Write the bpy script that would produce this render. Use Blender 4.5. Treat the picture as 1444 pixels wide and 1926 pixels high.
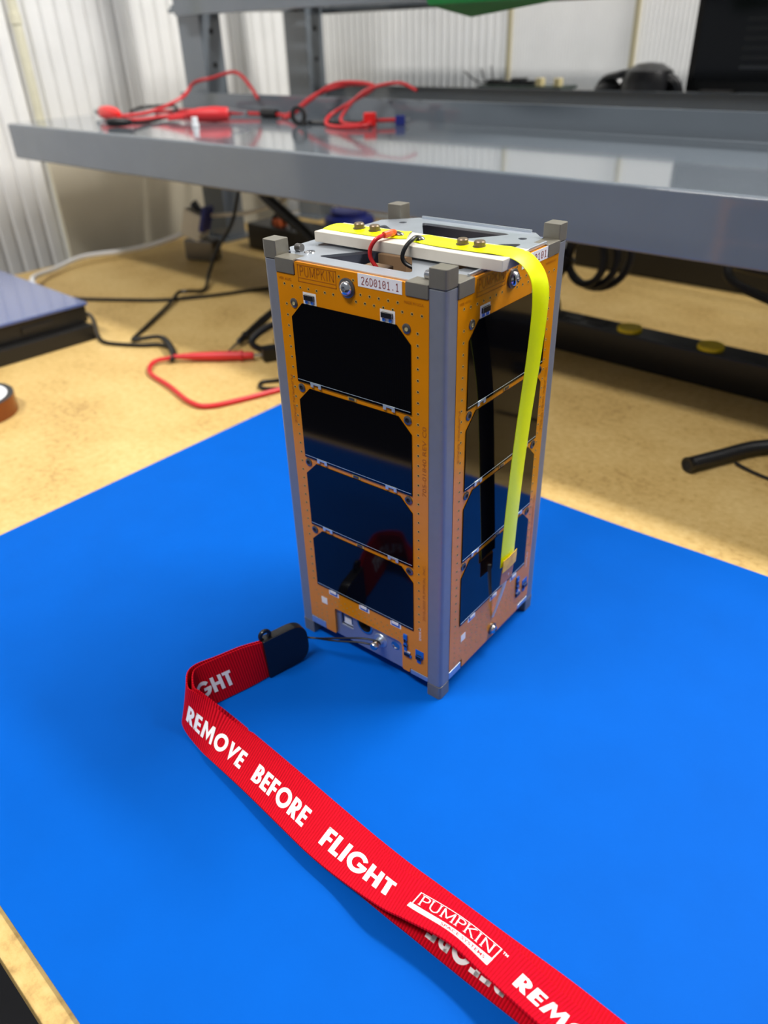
import bpy, bmesh, math, random
from mathutils import Vector, Matrix
random.seed(7)
for o in list(bpy.data.objects): bpy.data.objects.remove(o, do_unlink=True)
scene = bpy.context.scene
COL = scene.collection
S = 0.001                      # everything below is written in millimetres

# ------------------------------------------------------------------ camera
cd = bpy.data.cameras.new('camera'); cam = bpy.data.objects.new('camera', cd); COL.objects.link(cam)
cam.location = (0.21572543, -0.29494109, 0.31135415)
cam.rotation_euler = (1.00245308, 0.02857163, 0.66828491)
cd.sensor_fit = 'HORIZONTAL'; cd.sensor_width = 27.0; cd.lens = 1414.72 * 27.0 / 1444
cd.clip_start = 0.01; cd.clip_end = 50
cd.dof.use_dof = True; cd.dof.focus_distance = 0.342; cd.dof.aperture_fstop = 8.5
scene.camera = cam

# ------------------------------------------------------------------ world, lamps, exposure
wd = bpy.data.worlds.new('room_ambient'); scene.world = wd; wd.use_nodes = True
bg = wd.node_tree.nodes['Background']; bg.inputs[0].default_value = (0.86, 0.92, 1.0, 1); bg.inputs[1].default_value = 0.19
def area(name, loc, rz, sx, sy, power, col=(1, .97, .93)):
    l = bpy.data.lights.new(name, 'AREA'); l.shape = 'RECTANGLE'; l.size = sx; l.size_y = sy; l.energy = power; l.color = col
    o = bpy.data.objects.new(name, l); COL.objects.link(o); o.location = loc; o.rotation_euler = (0, 0, rz)
    return o
# two rows of ceiling tubes running along the bench, one behind it and one in front of it
area('ceiling_lamp_back', (0.56, 0.85, 1.60), math.radians(-4.3), 1.2, 0.16, 38)
area('ceiling_lamp_front', (-0.36, -0.88, 1.90), math.radians(-4.3), 1.2, 0.2, 29)
vs = scene.view_settings
vs.view_transform = 'Standard'; vs.look = 'None'; vs.exposure = 0.36; vs.gamma = 1.0; vs.use_curve_mapping = False

# ------------------------------------------------------------------ materials
def lin(c):
    return tuple(((v / 255) / 12.92 if v / 255 <= .04045 else ((v / 255 + .055) / 1.055) ** 2.4) for v in c)
MATS = {}
def mat(name, rgb, rough=.5, metal=0., spec=.5, var=.0, vscale=60, bump=0., bscale=300, coat=0., trans=0., emit=None, alpha=1.):
    m = bpy.data.materials.new(name); m.use_nodes = True
    nt = m.node_tree; p = nt.nodes['Principled BSDF']
    c = lin(rgb)
    p.inputs['Base Color'].default_value = (*c, 1); p.inputs['Roughness'].default_value = rough
    p.inputs['Metallic'].default_value = metal; p.inputs['Specular IOR Level'].default_value = spec
    p.inputs['Coat Weight'].default_value = coat; p.inputs['Coat Roughness'].default_value = .05
    p.inputs['Transmission Weight'].default_value = trans; p.inputs['Alpha'].default_value = alpha
    tc = nt.nodes.new('ShaderNodeTexCoord')
    if var:
        n = nt.nodes.new('ShaderNodeTexNoise'); n.inputs['Scale'].default_value = vscale; n.inputs['Detail'].default_value = 4
        r = nt.nodes.new('ShaderNodeValToRGB')
        r.color_ramp.elements[0].color = (*[max(0, v * (1 - var)) for v in c], 1); r.color_ramp.elements[0].position = .3
        r.color_ramp.elements[1].color = (*[min(1, v * (1 + var)) for v in c], 1); r.color_ramp.elements[1].position = .7
        nt.links.new(tc.outputs['Object'], n.inputs['Vector']); nt.links.new(n.outputs['Fac'], r.inputs[0]); nt.links.new(r.outputs[0], p.inputs['Base Color'])
    if bump:
        n = nt.nodes.new('ShaderNodeTexNoise'); n.inputs['Scale'].default_value = bscale; n.inputs['Detail'].default_value = 3
        b = nt.nodes.new('ShaderNodeBump'); b.inputs['Strength'].default_value = bump; b.inputs['Distance'].default_value = .0005
        nt.links.new(tc.outputs['Object'], n.inputs['Vector']); nt.links.new(n.outputs['Fac'], b.inputs['Height']); nt.links.new(b.outputs[0], p.inputs['Normal'])
    if emit:
        p.inputs['Emission Color'].default_value = (*lin(emit[0]), 1); p.inputs['Emission Strength'].default_value = emit[1]
    MATS[name] = m
    return m
def wave_mat(name, rgb_a, rgb_b, scale, rough, uv=False, axis='X', bump=0., spec=.5, profile='SIN'):
    """bands of two close tones; with uv the bands follow the strip's own length"""
    m = mat(name, rgb_a, rough, spec=spec); nt = m.node_tree; p = nt.nodes['Principled BSDF']
    tc = nt.nodes.new('ShaderNodeTexCoord'); wv = nt.nodes.new('ShaderNodeTexWave'); wv.bands_direction = axis; wv.wave_profile = profile
    wv.inputs['Scale'].default_value = scale; wv.inputs['Distortion'].default_value = 0
    nt.links.new(tc.outputs['UV' if uv else 'Object'], wv.inputs['Vector'])
    mx = nt.nodes.new('ShaderNodeMix'); mx.data_type = 'RGBA'
    mx.inputs[6].default_value = (*lin(rgb_a), 1); mx.inputs[7].default_value = (*lin(rgb_b), 1)
    nt.links.new(wv.outputs['Fac'], mx.inputs[0]); nt.links.new(mx.outputs[2], p.inputs['Base Color'])
    if bump:
        b = nt.nodes.new('ShaderNodeBump'); b.inputs['Strength'].default_value = bump; b.inputs['Distance'].default_value = .0006
        nt.links.new(wv.outputs['Fac'], b.inputs['Height']); nt.links.new(b.outputs[0], p.inputs['Normal'])
    return m

M = MATS
mat('mat_blue', (0, 86, 183), .62, spec=.05, var=.03, vscale=25, bump=.05, bscale=900)
mat('mat_edge', (10, 40, 110), .7)
mat('wall_white', (240, 240, 238), .8, var=.04, vscale=12)
mat('wall_beige', (214, 205, 182), .8, var=.05, vscale=10)
mat('seam_beige', (168, 160, 132), .6)
mat('pipe_cream', (226, 222, 196), .5, var=.05)
mat('floor_dark', (16, 17, 24), .7, var=.2, vscale=8)
mat('paint_grey', (106, 114, 122), .1, spec=.6, var=.02, vscale=30, coat=.4)
mat('hole_black', (6, 6, 7), .8)
mat('rail_grey', (134, 138, 146), .42, metal=.35, var=.03, vscale=200)
mat('foot_grey', (124, 120, 109), .36, metal=.35, var=.03, vscale=300)
mat('aluminium', (196, 204, 214), .34, metal=.8, var=.05, vscale=120)
mat('plate_satin', (150, 160, 186), .45, metal=.6, var=.03, vscale=200)
mat('steel', (205, 205, 208), .2, metal=1.)
mat('steel_dark', (120, 118, 116), .32, metal=.9)
mat('brass', (240, 224, 168), .25, metal=.5)
mat('pcb_orange', (214, 132, 4), .2, spec=.55, var=.05, vscale=45)
mat('pcb_edge', (168, 104, 20), .5)
mat('pcb_print', (166, 92, 6), .35)
mat('silk_white', (232, 230, 226), .5)
mat('busbar_silver', (206, 222, 226), .3, metal=.6)
mat('silk_dark', (110, 66, 12), .45)
mat('copper_pad', (216, 180, 96), .35, metal=.4)
mat('part_black', (16, 18, 22), .35)
mat('part_blue', (20, 96, 190), .3)
mat('bar_white', (204, 196, 182), .55, var=.06, vscale=90)
mat('tape_yellow', (240, 252, 0), .3, spec=.4)
mat('tape_back', (12, 11, 10), .5)
mat('kapton', (250, 186, 4), .16, var=.22, vscale=220, bump=.35, bscale=400)
mat('kapton_dark', (176, 112, 40), .25)
mat('hex_brown', (120, 104, 84), .4, metal=.6, var=.08, vscale=400)
mat('wire_red', (214, 40, 44), .35)
mat('wire_orange', (226, 90, 30), .3)
mat('wire_black', (14, 14, 15), .4)
mat('lead_red', (206, 40, 46), .42)
mat('sticker_white', (240, 238, 236), .5)
mat('sticker_ink', (150, 60, 50), .6)
mat('inner_board', (58, 44, 30), .5, var=.2, vscale=90)
mat('inner_tan', (150, 120, 90), .5)
mat('print_white', (246, 244, 244), .6)
mat('print_red', (200, 20, 36), .6)
mat('plastic_black', (17, 17, 19), .3, bump=.04, bscale=700)
mat('rubber_black', (22, 22, 23), .55)
mat('case_black', (20, 19, 18), .4)
mat('case_top', (64, 84, 140), .12, spec=.9, coat=.6)  # bluish film, with the wall's reflection put into the base colour
mat('cap_yellow', (236, 206, 10), .5)
mat('tape_amber', (120, 58, 12), .2)
mat('core_white', (236, 238, 242), .5)
mat('clip_red', (236, 36, 34), .35)
mat('cable_white', (238, 238, 238), .45)
mat('plug_white', (238, 232, 216), .5)
mat('blue_dark', (34, 46, 130), .4)
mat('bin_green', (0, 128, 50), .4)
mat('screen_black', (10, 12, 16), .12)
mat('screen_grey', (44, 48, 52), .4)
mat('board_green', (40, 52, 46), .5)
mat('orange_small', (226, 110, 60), .5)
wave_mat('cell_black', (5, 5, 7), (10, 10, 13), 300, .06, axis='X', spec=.36)
wave_mat('strap_red', (224, 6, 36), (182, 3, 22), .22, .75, uv=True, bump=.7, spec=.12)
wave_mat('conduit_black', (26, 26, 28), (12, 12, 13), .16, .4, uv=True, bump=.8)

def wood():
    m = mat('hardboard', (226, 186, 112), .55, spec=.3); nt = m.node_tree; p = nt.nodes['Principled BSDF']
    tc = nt.nodes.new('ShaderNodeTexCoord')
    n = nt.nodes.new('ShaderNodeTexNoise'); n.inputs['Scale'].default_value = 160; n.inputs['Detail'].default_value = 6; n.inputs['Roughness'].default_value = .7
    n2 = nt.nodes.new('ShaderNodeTexNoise'); n2.inputs['Scale'].default_value = 14; n2.inputs['Detail'].default_value = 3
    a = nt.nodes.new('ShaderNodeMath'); a.operation = 'MULTIPLY_ADD'; a.inputs[1].default_value = .6
    nt.links.new(tc.outputs['Object'], n.inputs['Vector']); nt.links.new(tc.outputs['Object'], n2.inputs['Vector'])
    nt.links.new(n.outputs['Fac'], a.inputs[0])
    b = nt.nodes.new('ShaderNodeMath'); b.operation = 'MULTIPLY'; b.inputs[1].default_value = .4
    nt.links.new(n2.outputs['Fac'], b.inputs[0]); nt.links.new(b.outputs[0], a.inputs[2])
    r = nt.nodes.new('ShaderNodeValToRGB'); e = r.color_ramp.elements
    e[0].position = .28; e[0].color = (*lin((152, 118, 66)), 1); e[1].position = .66; e[1].color = (*lin((218, 188, 126)), 1)
    k = r.color_ramp.elements.new(.46); k.color = (*lin((201, 168, 104)), 1)
    nt.links.new(a.outputs[0], r.inputs[0]); nt.links.new(r.outputs[0], p.inputs['Base Color'])
wood()

# ------------------------------------------------------------------ mesh helpers
def catmull(pts, n=8):
    pts = [Vector(p) for p in pts]
    if len(pts) < 3: return pts
    out = []
    P = [2 * pts[0] - pts[1]] + pts + [2 * pts[-1] - pts[-2]]
    for i in range(1, len(P) - 2):
        a, b, c, d = P[i - 1], P[i], P[i + 1], P[i + 2]
        for k in range(n):
            t = k / n
            out.append(.5 * ((2 * b) + (c - a) * t + (2 * a - 5 * b + 4 * c - d) * t * t + (3 * b - a - 3 * c + d) * t ** 3))
    out.append(pts[-1])
    return out
class MB:
    def __init__(s): s.v = []; s.f = []; s.m = []; s.uv = {}
    def add(s, vs, fs, m=0):
        b = len(s.v); s.v += [tuple(v) for v in vs]
        for f in fs: s.f.append(tuple(b + i for i in f)); s.m.append(m)
        return b
    def box(s, x0, x1, y0, y1, z0, z1, m=0):
        s.add([(x, y, z) for z in (z0, z1) for y in (y0, y1) for x in (x0, x1)],
              [(0, 2, 3, 1), (4, 5, 7, 6), (0, 1, 5, 4), (2, 6, 7, 3), (0, 4, 6, 2), (1, 3, 7, 5)], m); return s
    def obox(s, c, h, R, m=0):
        c = Vector(c)
        s.add([c + R @ Vector((x * h[0], y * h[1], z * h[2])) for z in (-1, 1) for y in (-1, 1) for x in (-1, 1)],
              [(0, 2, 3, 1), (4, 5, 7, 6), (0, 1, 5, 4), (2, 6, 7, 3), (0, 4, 6, 2), (1, 3, 7, 5)], m); return s
    def cyl(s, p0, p1, r0, r1=None, seg=16, m=0, caps=True):
        p0, p1 = Vector(p0), Vector(p1); r1 = r0 if r1 is None else r1
        q = (p1 - p0).to_track_quat('Z', 'Y'); vs = []
        for p, r in ((p0, r0), (p1, r1)):
            vs += [p + q @ Vector((r * math.cos(2 * math.pi * i / seg), r * math.sin(2 * math.pi * i / seg), 0)) for i in range(seg)]
        fs = [(i, (i + 1) % seg, seg + (i + 1) % seg, seg + i) for i in range(seg)]
        if caps: fs += [tuple(reversed(range(seg))), tuple(range(seg, 2 * seg))]
        s.add(vs, fs, m); return s
    def lathe(s, prof, c=(0, 0, 0), axis=(0, 0, 1), seg=24, m=0, closed=False):
        c = Vector(c); q = Vector(axis).to_track_quat('Z', 'Y'); vs = []; n = len(prof)
        for r, z in prof:
            vs += [c + q @ Vector((r * math.cos(2 * math.pi * i / seg), r * math.sin(2 * math.pi * i / seg), z)) for i in range(seg)]
        fs = [(k * seg + i, k * seg + (i + 1) % seg, ((k + 1) % n) * seg + (i + 1) % seg, ((k + 1) % n) * seg + i) for k in range(n if closed else n - 1) for i in range(seg)]
        if not closed: fs += [tuple(reversed(range(seg))), tuple((n - 1) * seg + i for i in range(seg))]
        s.add(vs, fs, m); return s
    def tube(s, pts, r, seg=8, m=0, smooth=6, closed=False):
        P = catmull(pts, smooth) if smooth else [Vector(p) for p in pts]
        n = len(P); up = Vector((0, 0, 1)); vs = []; prev = None; d = 0
        rad = r if callable(r) else (lambda t: r)
        for i, p in enumerate(P):
            t = (P[min(i + 1, n - 1)] - P[max(i - 1, 0)]).normalized()
            if prev is None: prev = t.orthogonal().normalized()
            prev = (prev - t * prev.dot(t)).normalized(); w = t.cross(prev)
            if i: d += (p - P[i - 1]).length
            for k in range(seg):
                a = 2 * math.pi * k / seg; rr = rad(i / (n - 1))
                s.uv[len(s.v) + len(vs)] = (d, k / seg)
                vs.append(p + prev * rr * math.cos(a) + w * rr * math.sin(a))
        fs = [(i * seg + k, i * seg + (k + 1) % seg, (i + 1) * seg + (k + 1) % seg, (i + 1) * seg + k) for i in range(n - 1) for k in range(seg)]
        fs += [tuple(reversed(range(seg))), tuple((n - 1) * seg + k for k in range(seg))]
        s.add(vs, fs, m); return s
    def prism(s, poly, a0, a1, plane='XZ', m=0):
        """poly in the named plane, extruded along the third axis from a0 to a1"""
        def P(u, v, a): return {'XZ': (u, a, v), 'XY': (u, v, a), 'YZ': (a, u, v)}[plane]
        n = len(poly)
        fs = [tuple(range(n)), tuple(reversed(range(n, 2 * n)))] + [(i, n + i, n + (i + 1) % n, (i + 1) % n) for i in range(n)]
        s.add([P(u, v, a0) for u, v in poly] + [P(u, v, a1) for u, v in poly], fs, m); return s
    def build(s, name, mats, parent=None, loc=(0, 0, 0), rz=0, bevel=0, seg=2, smooth=35, kind=None, fix=True):
        me = bpy.data.meshes.new(name)
        me.from_pydata([(x * S, y * S, z * S) for x, y, z in s.v], [], s.f)
        mats = mats if isinstance(mats, (list, tuple)) else [mats]
        for k in mats: me.materials.append(MATS[k])
        me.polygons.foreach_set('material_index', s.m)
        if s.uv:
            ul = me.uv_layers.new(name='UVMap')
            for l in me.loops: ul.data[l.index].uv = s.uv.get(l.vertex_index, (0, 0))
        if fix or bevel:
            bm = bmesh.new(); bm.from_mesh(me)
            if fix: bmesh.ops.recalc_face_normals(bm, faces=bm.faces)
            if bevel:
                es = [e for e in bm.edges if len(e.link_faces) == 2 and e.calc_face_angle(0) > .5]
                bmesh.ops.bevel(bm, geom=es, offset=bevel * S, segments=seg, profile=.5, affect='EDGES', clamp_overlap=True)
            bm.to_mesh(me); bm.free()
        if smooth:
            me.polygons.foreach_set('use_smooth', [True] * len(me.polygons)); me.set_sharp_from_angle(angle=math.radians(smooth))
        me.update()
        o = link(name, me, parent, loc, rz, kind)
        if bevel and smooth:
            wn = o.modifiers.new('face_weighted_shading', 'WEIGHTED_NORMAL'); wn.keep_sharp = True
        return o
def link(name, me, parent=None, loc=(0, 0, 0), rz=0, kind=None):
    o = bpy.data.objects.new(name, me); COL.objects.link(o)
    o.location = tuple(c * S for c in loc); o.rotation_euler = (0, 0, rz)
    if parent: o.parent = parent
    if kind: o['kind'] = kind
    return o
def tag(o, label, cat, group=None):
    o['label'] = label; o['category'] = cat
    if group: o['group'] = group
    return o
def thing(name, label, cat, loc=(0, 0, 0), rz=0, group=None):
    return tag(link(name, None, None, loc, rz), label, cat, group)
def curve_mesh(splines, extrude=0.):
    """2D outlines (first outer, rest holes) -> filled mesh verts/faces in the XY plane, mm"""
    cu = bpy.data.curves.new('outline', 'CURVE'); cu.dimensions = '2D'; cu.fill_mode = 'BOTH'; cu.extrude = extrude / 2
    for pts in splines:
        sp = cu.splines.new('POLY'); sp.points.add(len(pts) - 1); sp.use_cyclic_u = True
        for p, (x, y) in zip(sp.points, pts): p.co = (x, y, 0, 1)
    return _eval(cu)
def _eval(cu):
    o = bpy.data.objects.new('tmp', cu); COL.objects.link(o)
    dg = bpy.context.evaluated_depsgraph_get(); dg.update()
    me = bpy.data.meshes.new_from_object(o.evaluated_get(dg))
    vs = [tuple(v.co) for v in me.vertices]; fs = [tuple(p.vertices) for p in me.polygons]
    bpy.data.objects.remove(o); bpy.data.curves.remove(cu); bpy.data.meshes.remove(me)
    return vs, fs
def text_mesh(txt, size, bold=0., spacing=1., align='LEFT', shear=0., extrude=0.):
    cu = bpy.data.curves.new('lettering', 'FONT'); cu.body = txt; cu.size = size; cu.offset = bold; cu.space_character = spacing
    cu.align_x = align; cu.shear = shear; cu.resolution_u = 4; cu.fill_mode = 'FRONT'; cu.extrude = extrude
    return _eval(cu)
def rounded(poly, r, n=4):
    out = []; N = len(poly)
    for i in range(N):
        p0, p, p1 = Vector(poly[i - 1]), Vector(poly[i]), Vector(poly[(i + 1) % N])
        rr = r[i] if isinstance(r, (list, tuple)) else r
        if rr <= 0: out.append(tuple(p)); continue
        a = p + (p0 - p).normalized() * rr; b = p + (p1 - p).normalized() * rr
        for k in range(n + 1):
            t = k / n; out.append(tuple(a * (1 - t) ** 2 + p * 2 * t * (1 - t) + b * t * t))
    return out
# bench frame: u runs along the bench to the right, w away from its front edge
ANG = math.radians(-4.3)
def B(u, w, z=0): return (u * math.cos(ANG) - w * math.sin(ANG), u * math.sin(ANG) + w * math.cos(ANG), z)
def bench_thing(name, label, cat, u, w, z, rz=0, group=None): return thing(name, label, cat, B(u, w, z), ANG + rz, group)
def bench_cable(name, label, cat, pts, r, m, group=None, seg=8, smooth=6):
    o0 = (pts[0][0], pts[0][1], min(p[2] for p in pts) - (r if not callable(r) else r(0)))
    mb = MB().tube([(p[0] - o0[0], p[1] - o0[1], p[2] - o0[2]) for p in pts], r, seg, smooth=smooth)
    return tag(mb.build(name, m, None, B(*o0), ANG), label, cat, group)

# ================================================================== STRUCTURE
ZB = -2.0          # bench surface (the mat on it is 2 mm thick, its top is z = 0)
MB().box(-4000, 4000, -4000, 3000, -940, -920).build('floor', 'floor_dark', kind='structure')
def ribbed(length, pitch, amp, z0, z1):
    mb = MB(); prof = []; n = int(length / pitch)
    for i in range(n):
        for t, d in ((0, 0), (.05, -.1), (.17, -1), (.5, -1.12), (.83, -1), (.95, -.1)): prof.append(((i + t) * pitch, d * amp))
    prof.append((n * pitch, 0))
    vs = [(x, y, z) for z in (z0, z1) for x, y in prof]; k = len(prof)
    mb.add(vs, [(i, i + 1, k + i + 1, k + i) for i in range(k - 1)])
    mb.box(0, n * pitch, 1, 12, z0, z1)
    return mb
WU, WW = -1160, 1042
o = ribbed(1500, 27, 7, -900, 1600).build('wall_left', 'wall_white', None, B(WU, -420), ANG + math.pi / 2, fix=False, smooth=30); o['kind'] = 'structure'
wb = ribbed(490, 17.5, 5, -900, 1600).build('wall_back', 'wall_white', None, B(WU, WW), ANG, fix=False, smooth=30); wb['kind'] = 'structure'
ribbed(240, 6, 1.0, -900, 1600).build('wall_panel', 'wall_white', wb, (490, 0, 0), fix=False, smooth=30)
ribbed(2200, 8, .6, -900, 1600).build('wall_panel', 'wall_white', wb, (730, 0, 0), fix=False, smooth=30)
MB().box(486, 494, -7, 0, -900, 1600).build('seam_strip', 'seam_beige', wb, bevel=1)
MB().box(726, 734, -7, 0, -900, 1600).build('seam_strip', 'seam_beige', wb, bevel=1)
pipe = MB().cyl((0, 0, -900), (0, 0, 1600), 7.5, seg=20)
pipe.cyl((0, 0, 338), (0, 0, 352), 9, seg=20)
pipe.build('trim_1', 'pipe_cream', None, B(WU + 14, 372), 0, kind='structure')
MB().box(-1, 5, 0, 520, -900, 172).build('trim_2', 'wall_beige', None, B(WU + 20, 364), ANG, kind='structure', bevel=1)

# ================================================================== WORKBENCH
wbn = bench_thing('workbench', 'long workbench with tan hardboard top under the blue mat', 'workbench', 0, 250, -920)
MB().box(-1040, 1500, -522, 620, 886, 918).build('bench_top', 'hardboard', wbn, bevel=1.5)
for x in (-980, 1440):
    for y in (-440, 500): MB().box(x - 30, x + 30, y - 25, y + 25, 0, 886).build('leg', 'paint_grey', wbn, bevel=2)
MB().box(-950, 1410, -440, -420, 780, 886).build('apron', 'paint_grey', wbn, bevel=1)

# mat: 445 mm deep, edges square to the bench, a slight bow along the back edge
def mat_outline():
    pts = []
    back = [(-316, 170), (-200, 171.5), (-60, 170.5), (40, 173), (110, 178), (160, 181), (260, 186), (420, 192), (600, 198)]
    pts += catmull([(x, y, 0) for x, y in back], 5)
    out = [(p.x, p.y) for p in pts] + [(600, -262), (-292, -262)]
    return [B(x, y)[:2] for x, y in out]
mo = mat_outline()
# outline numbers are in bench directions: left edge, bowed back edge, straight front edge
mm = MB().prism(mo, -2, 0, 'XY')
tag(mm.build('antistatic_mat', 'mat_blue', None, smooth=0), 'matte bright blue rubber work mat lying on the tan bench', 'mat')

# ================================================================== CUBESAT
sat = thing('cubesat', 'silver-railed orange cube satellite standing upright on the blue mat', 'satellite')
RO, RW = 51.2, 8.6
def rail_poly(r, w, inset=0.):
    o = RO - inset; i = RO - w
    return rounded([(i, -i), (i, -o), (o, -o), (o, -i)], [.5, .6, r, .6], 6)
for k in range(4):
    mb = MB().prism(rail_poly(2.8, RW), 9, 225, 'XY')
    rl = mb.build('rail', 'rail_grey', sat, rz=k * math.pi / 2, bevel=.35)
    MB().prism(rail_poly(2.0, RW + .1, 0), 225.3, 233.4, 'XY').build('rail_foot', 'foot_grey', rl, bevel=.6)
    MB().prism(rail_poly(2.0, RW + .1, 0), 0, 8.8, 'XY').build('rail_foot', 'foot_grey', rl, bevel=.6)
    if k == 3:                                    # the left rail shows a row of small plugged holes
        for z in (26, 60, 94, 128, 162, 196): MB().cyl((45.2, -51.08, z), (45.2, -50.5, z), 1.1, seg=12).build('plug_hole', 'steel_dark', rl)
def stroke_font(txt, h, wstroke, serif=True, gap=.1, mono=0.):
    G = {'2': (.6, [[(.05, .82), (.14, .96), (.3, 1), (.46, .95), (.54, .8), (.5, .62), (.05, 0), (.56, 0)]], []),
         '6': (.6, [[(.46, 1), (.22, .72), (.07, .42), (.06, .24), (.14, .06), (.3, 0), (.46, .06), (.54, .24), (.5, .46), (.34, .56), (.16, .5), (.07, .36)]], []),
         'D': (.6, [[(.08, 0), (.08, 1), (.28, 1), (.46, .9), (.54, .68), (.54, .32), (.46, .1), (.28, 0), (.08, 0)]], []),
         '0': (.6, [[(.3, 1), (.12, .9), (.05, .62), (.05, .38), (.12, .1), (.3, 0), (.48, .1), (.55, .38), (.55, .62), (.48, .9), (.3, 1)], [(.2, .36), (.4, .64)]], []),
         '1': (.6, [[(.1, .8), (.32, 1), (.32, 0)], [(.1, 0), (.54, 0)]], []),
         '.': (.6, [[(.22, .07), (.38, .07)]], []),
         'P': (.56, [[(.1, 0), (.1, 1)], [(.1, 1), (.4, 1), (.54, .9), (.56, .76), (.52, .6), (.4, .5), (.1, .5)]], [(.1, 0), (.1, 1)]),
         'U': (.74, [[(.1, 1), (.1, .35), (.16, .12), (.34, 0), (.46, 0), (.62, .12), (.66, .35), (.66, 1)]], [(.1, 1), (.66, 1)]),
         'M': (.9, [[(.1, 0), (.1, 1)], [(.1, 1), (.45, .12)], [(.45, .12), (.82, 1)], [(.82, 1), (.82, 0)]], [(.1, 0), (.82, 0)]),
         'K': (.68, [[(.1, 0), (.1, 1)], [(.58, 1), (.12, .48)], [(.24, .6), (.64, 0)]], [(.1, 0), (.1, 1), (.58, 1), (.64, 0)]),
         'I': (.3, [[(.14, 0), (.14, 1)]], [(.14, 0), (.14, 1)]),
         'N': (.82, [[(.1, 0), (.1, 1)], [(.1, 1), (.7, 0)], [(.7, 0), (.7, 1)]], [(.1, 0), (.7, 1)])}
    vs, fs, x = [], [], 0.
    def seg(a, b, wd):
        a, b = Vector(a), Vector(b); d = (b - a).normalized(); n = Vector((-d.y, d.x)) * wd / 2; k = len(vs)
        vs.extend([(p.x, p.y, 0) for p in (a - n, b - n, b + n, a + n)]); fs.append((k, k + 1, k + 2, k + 3))
    for ch in txt:
        wd, lines, ser = G[ch]
        for ln in lines:
            for i in range(len(ln) - 1): seg(((x + ln[i][0]) * h, ln[i][1] * h), ((x + ln[i + 1][0]) * h, ln[i + 1][1] * h), wstroke)
        for sx_, sy in (ser if serif else []): seg(((x + sx_ - .1) * h, sy * h), ((x + sx_ + .1) * h, sy * h), wstroke * .6)
        x += mono or wd + gap
    return vs, fs
def bold_word(txt, cap, width):
    """heavy geometric capitals built from overlapping flat bars and arcs"""
    T = .235; vs, fs, x = [], [], 0.
    def poly(pts): k = len(vs); vs.extend([(x + a, b, 0) for a, b in pts]); fs.append(tuple(range(k, k + len(pts))))
    def bar(x0, x1, y0, y1): poly([(x0, y0), (x1, y0), (x1, y1), (x0, y1)])
    def arc(cx, cy, rx, ry, a0, a1, tx=T, ty=T, n=18):
        for i in range(n):
            p, q = (math.radians(a0 + (a1 - a0) * k / n) for k in (i, i + 1))
            poly([(cx + rx * math.cos(p), cy + ry * math.sin(p)), (cx + rx * math.cos(q), cy + ry * math.sin(q)), (cx + (rx - tx) * math.cos(q), cy + (ry - ty) * math.sin(q)), (cx + (rx - tx) * math.cos(p), cy + (ry - ty) * math.sin(p))])
    def bowl(y0, y1, xr, t):
        r = (y1 - y0) / 2; bar(0, xr - r, y1 - t, y1); bar(0, xr - r, y0, y0 + t); arc(xr - r, (y0 + y1) / 2, r, r, -90, 90, T, t, 10)
    for ch in txt:
        w = .6
        if ch in 'EFLRBHI': bar(0, T, 0, 1)
        if ch == 'E': w = .52; bar(0, w, .8, 1); bar(0, w - .03, .4, .6); bar(0, w, 0, .2)
        if ch == 'F': w = .5; bar(0, w, .8, 1); bar(0, w - .03, .39, .59)
        if ch == 'L': w = .48; bar(0, w, 0, .21)
        if ch == 'I': w = T
        if ch == 'H': w = .74; bar(w - T, w, 0, 1); bar(0, w, .4, .61)
        if ch == 'T': w = .56; bar(0, w, .8, 1); bar(w / 2 - T / 2, w / 2 + T / 2, 0, 1)
        if ch == 'O': w = 1.02; arc(w / 2, .5, w / 2, .53, 0, 360, T, T, 28)
        if ch == 'G': w = 1.0; arc(.51, .5, .51, .53, 38, 360, T, T, 26); bar(.55, w + .02, .36, .56)
        if ch == 'V': w = .84; poly([(0, 1), (.26, 1), (.42, .46), (.42, -.04)]); poly([(.42, -.04), (.42, .46), (.58, 1), (.84, 1)])
        if ch == 'M':
            w = 1.0; poly([(0, 0), (.22, 0), (.32, 1), (.14, 1)]); poly([(.78, 0), (1, 0), (.86, 1), (.68, 1)])
            poly([(.14, 1), (.32, 1), (.5, .5), (.5, .04)]); poly([(.5, .04), (.5, .5), (.68, 1), (.86, 1)])
        if ch == 'R': w = .64; bowl(.38, 1, .6, .19); poly([(.14, .44), (.40, .44), (.66, 0), (.38, 0)])
        if ch == 'B': w = .62; bowl(.46, 1, .56, .17); bowl(0, .58, .62, .19)
        x += w + .085
    return [(v[0] * width / (x - .085), v[1] * cap, 0) for v in vs], fs
def quad_text(mb, txt, size, x, z, y, bold=0., spacing=1., rot=0., m=0, width=None, align='LEFT'):
    vs, fs = text_mesh(txt, size, bold, spacing, align)
    if width:
        x0 = min(v[0] for v in vs); x1 = max(v[0] for v in vs); k = width / (x1 - x0)
        vs = [((v[0] - x0) * k, v[1], v[2]) for v in vs]
    c, s_ = math.cos(rot), math.sin(rot)
    mb.add([(x + v[0] * c - v[1] * s_, y, z + v[0] * s_ + v[1] * c) for v in vs], fs, m)
def frame_rect(mb, x0, x1, z0, z1, t, y, m=0):
    for a in ((x0, x1, z0, z0 + t), (x0, x1, z1 - t, z1), (x0, x0 + t, z0, z1), (x1 - t, x1, z0, z1)): mb.box(a[0], a[1], y - .06, y, a[2], a[3], m)
YP = -51.4
CELL_Z = [41.9, 83.9, 125.9, 168.0]; CELL_H = 39.6
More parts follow.
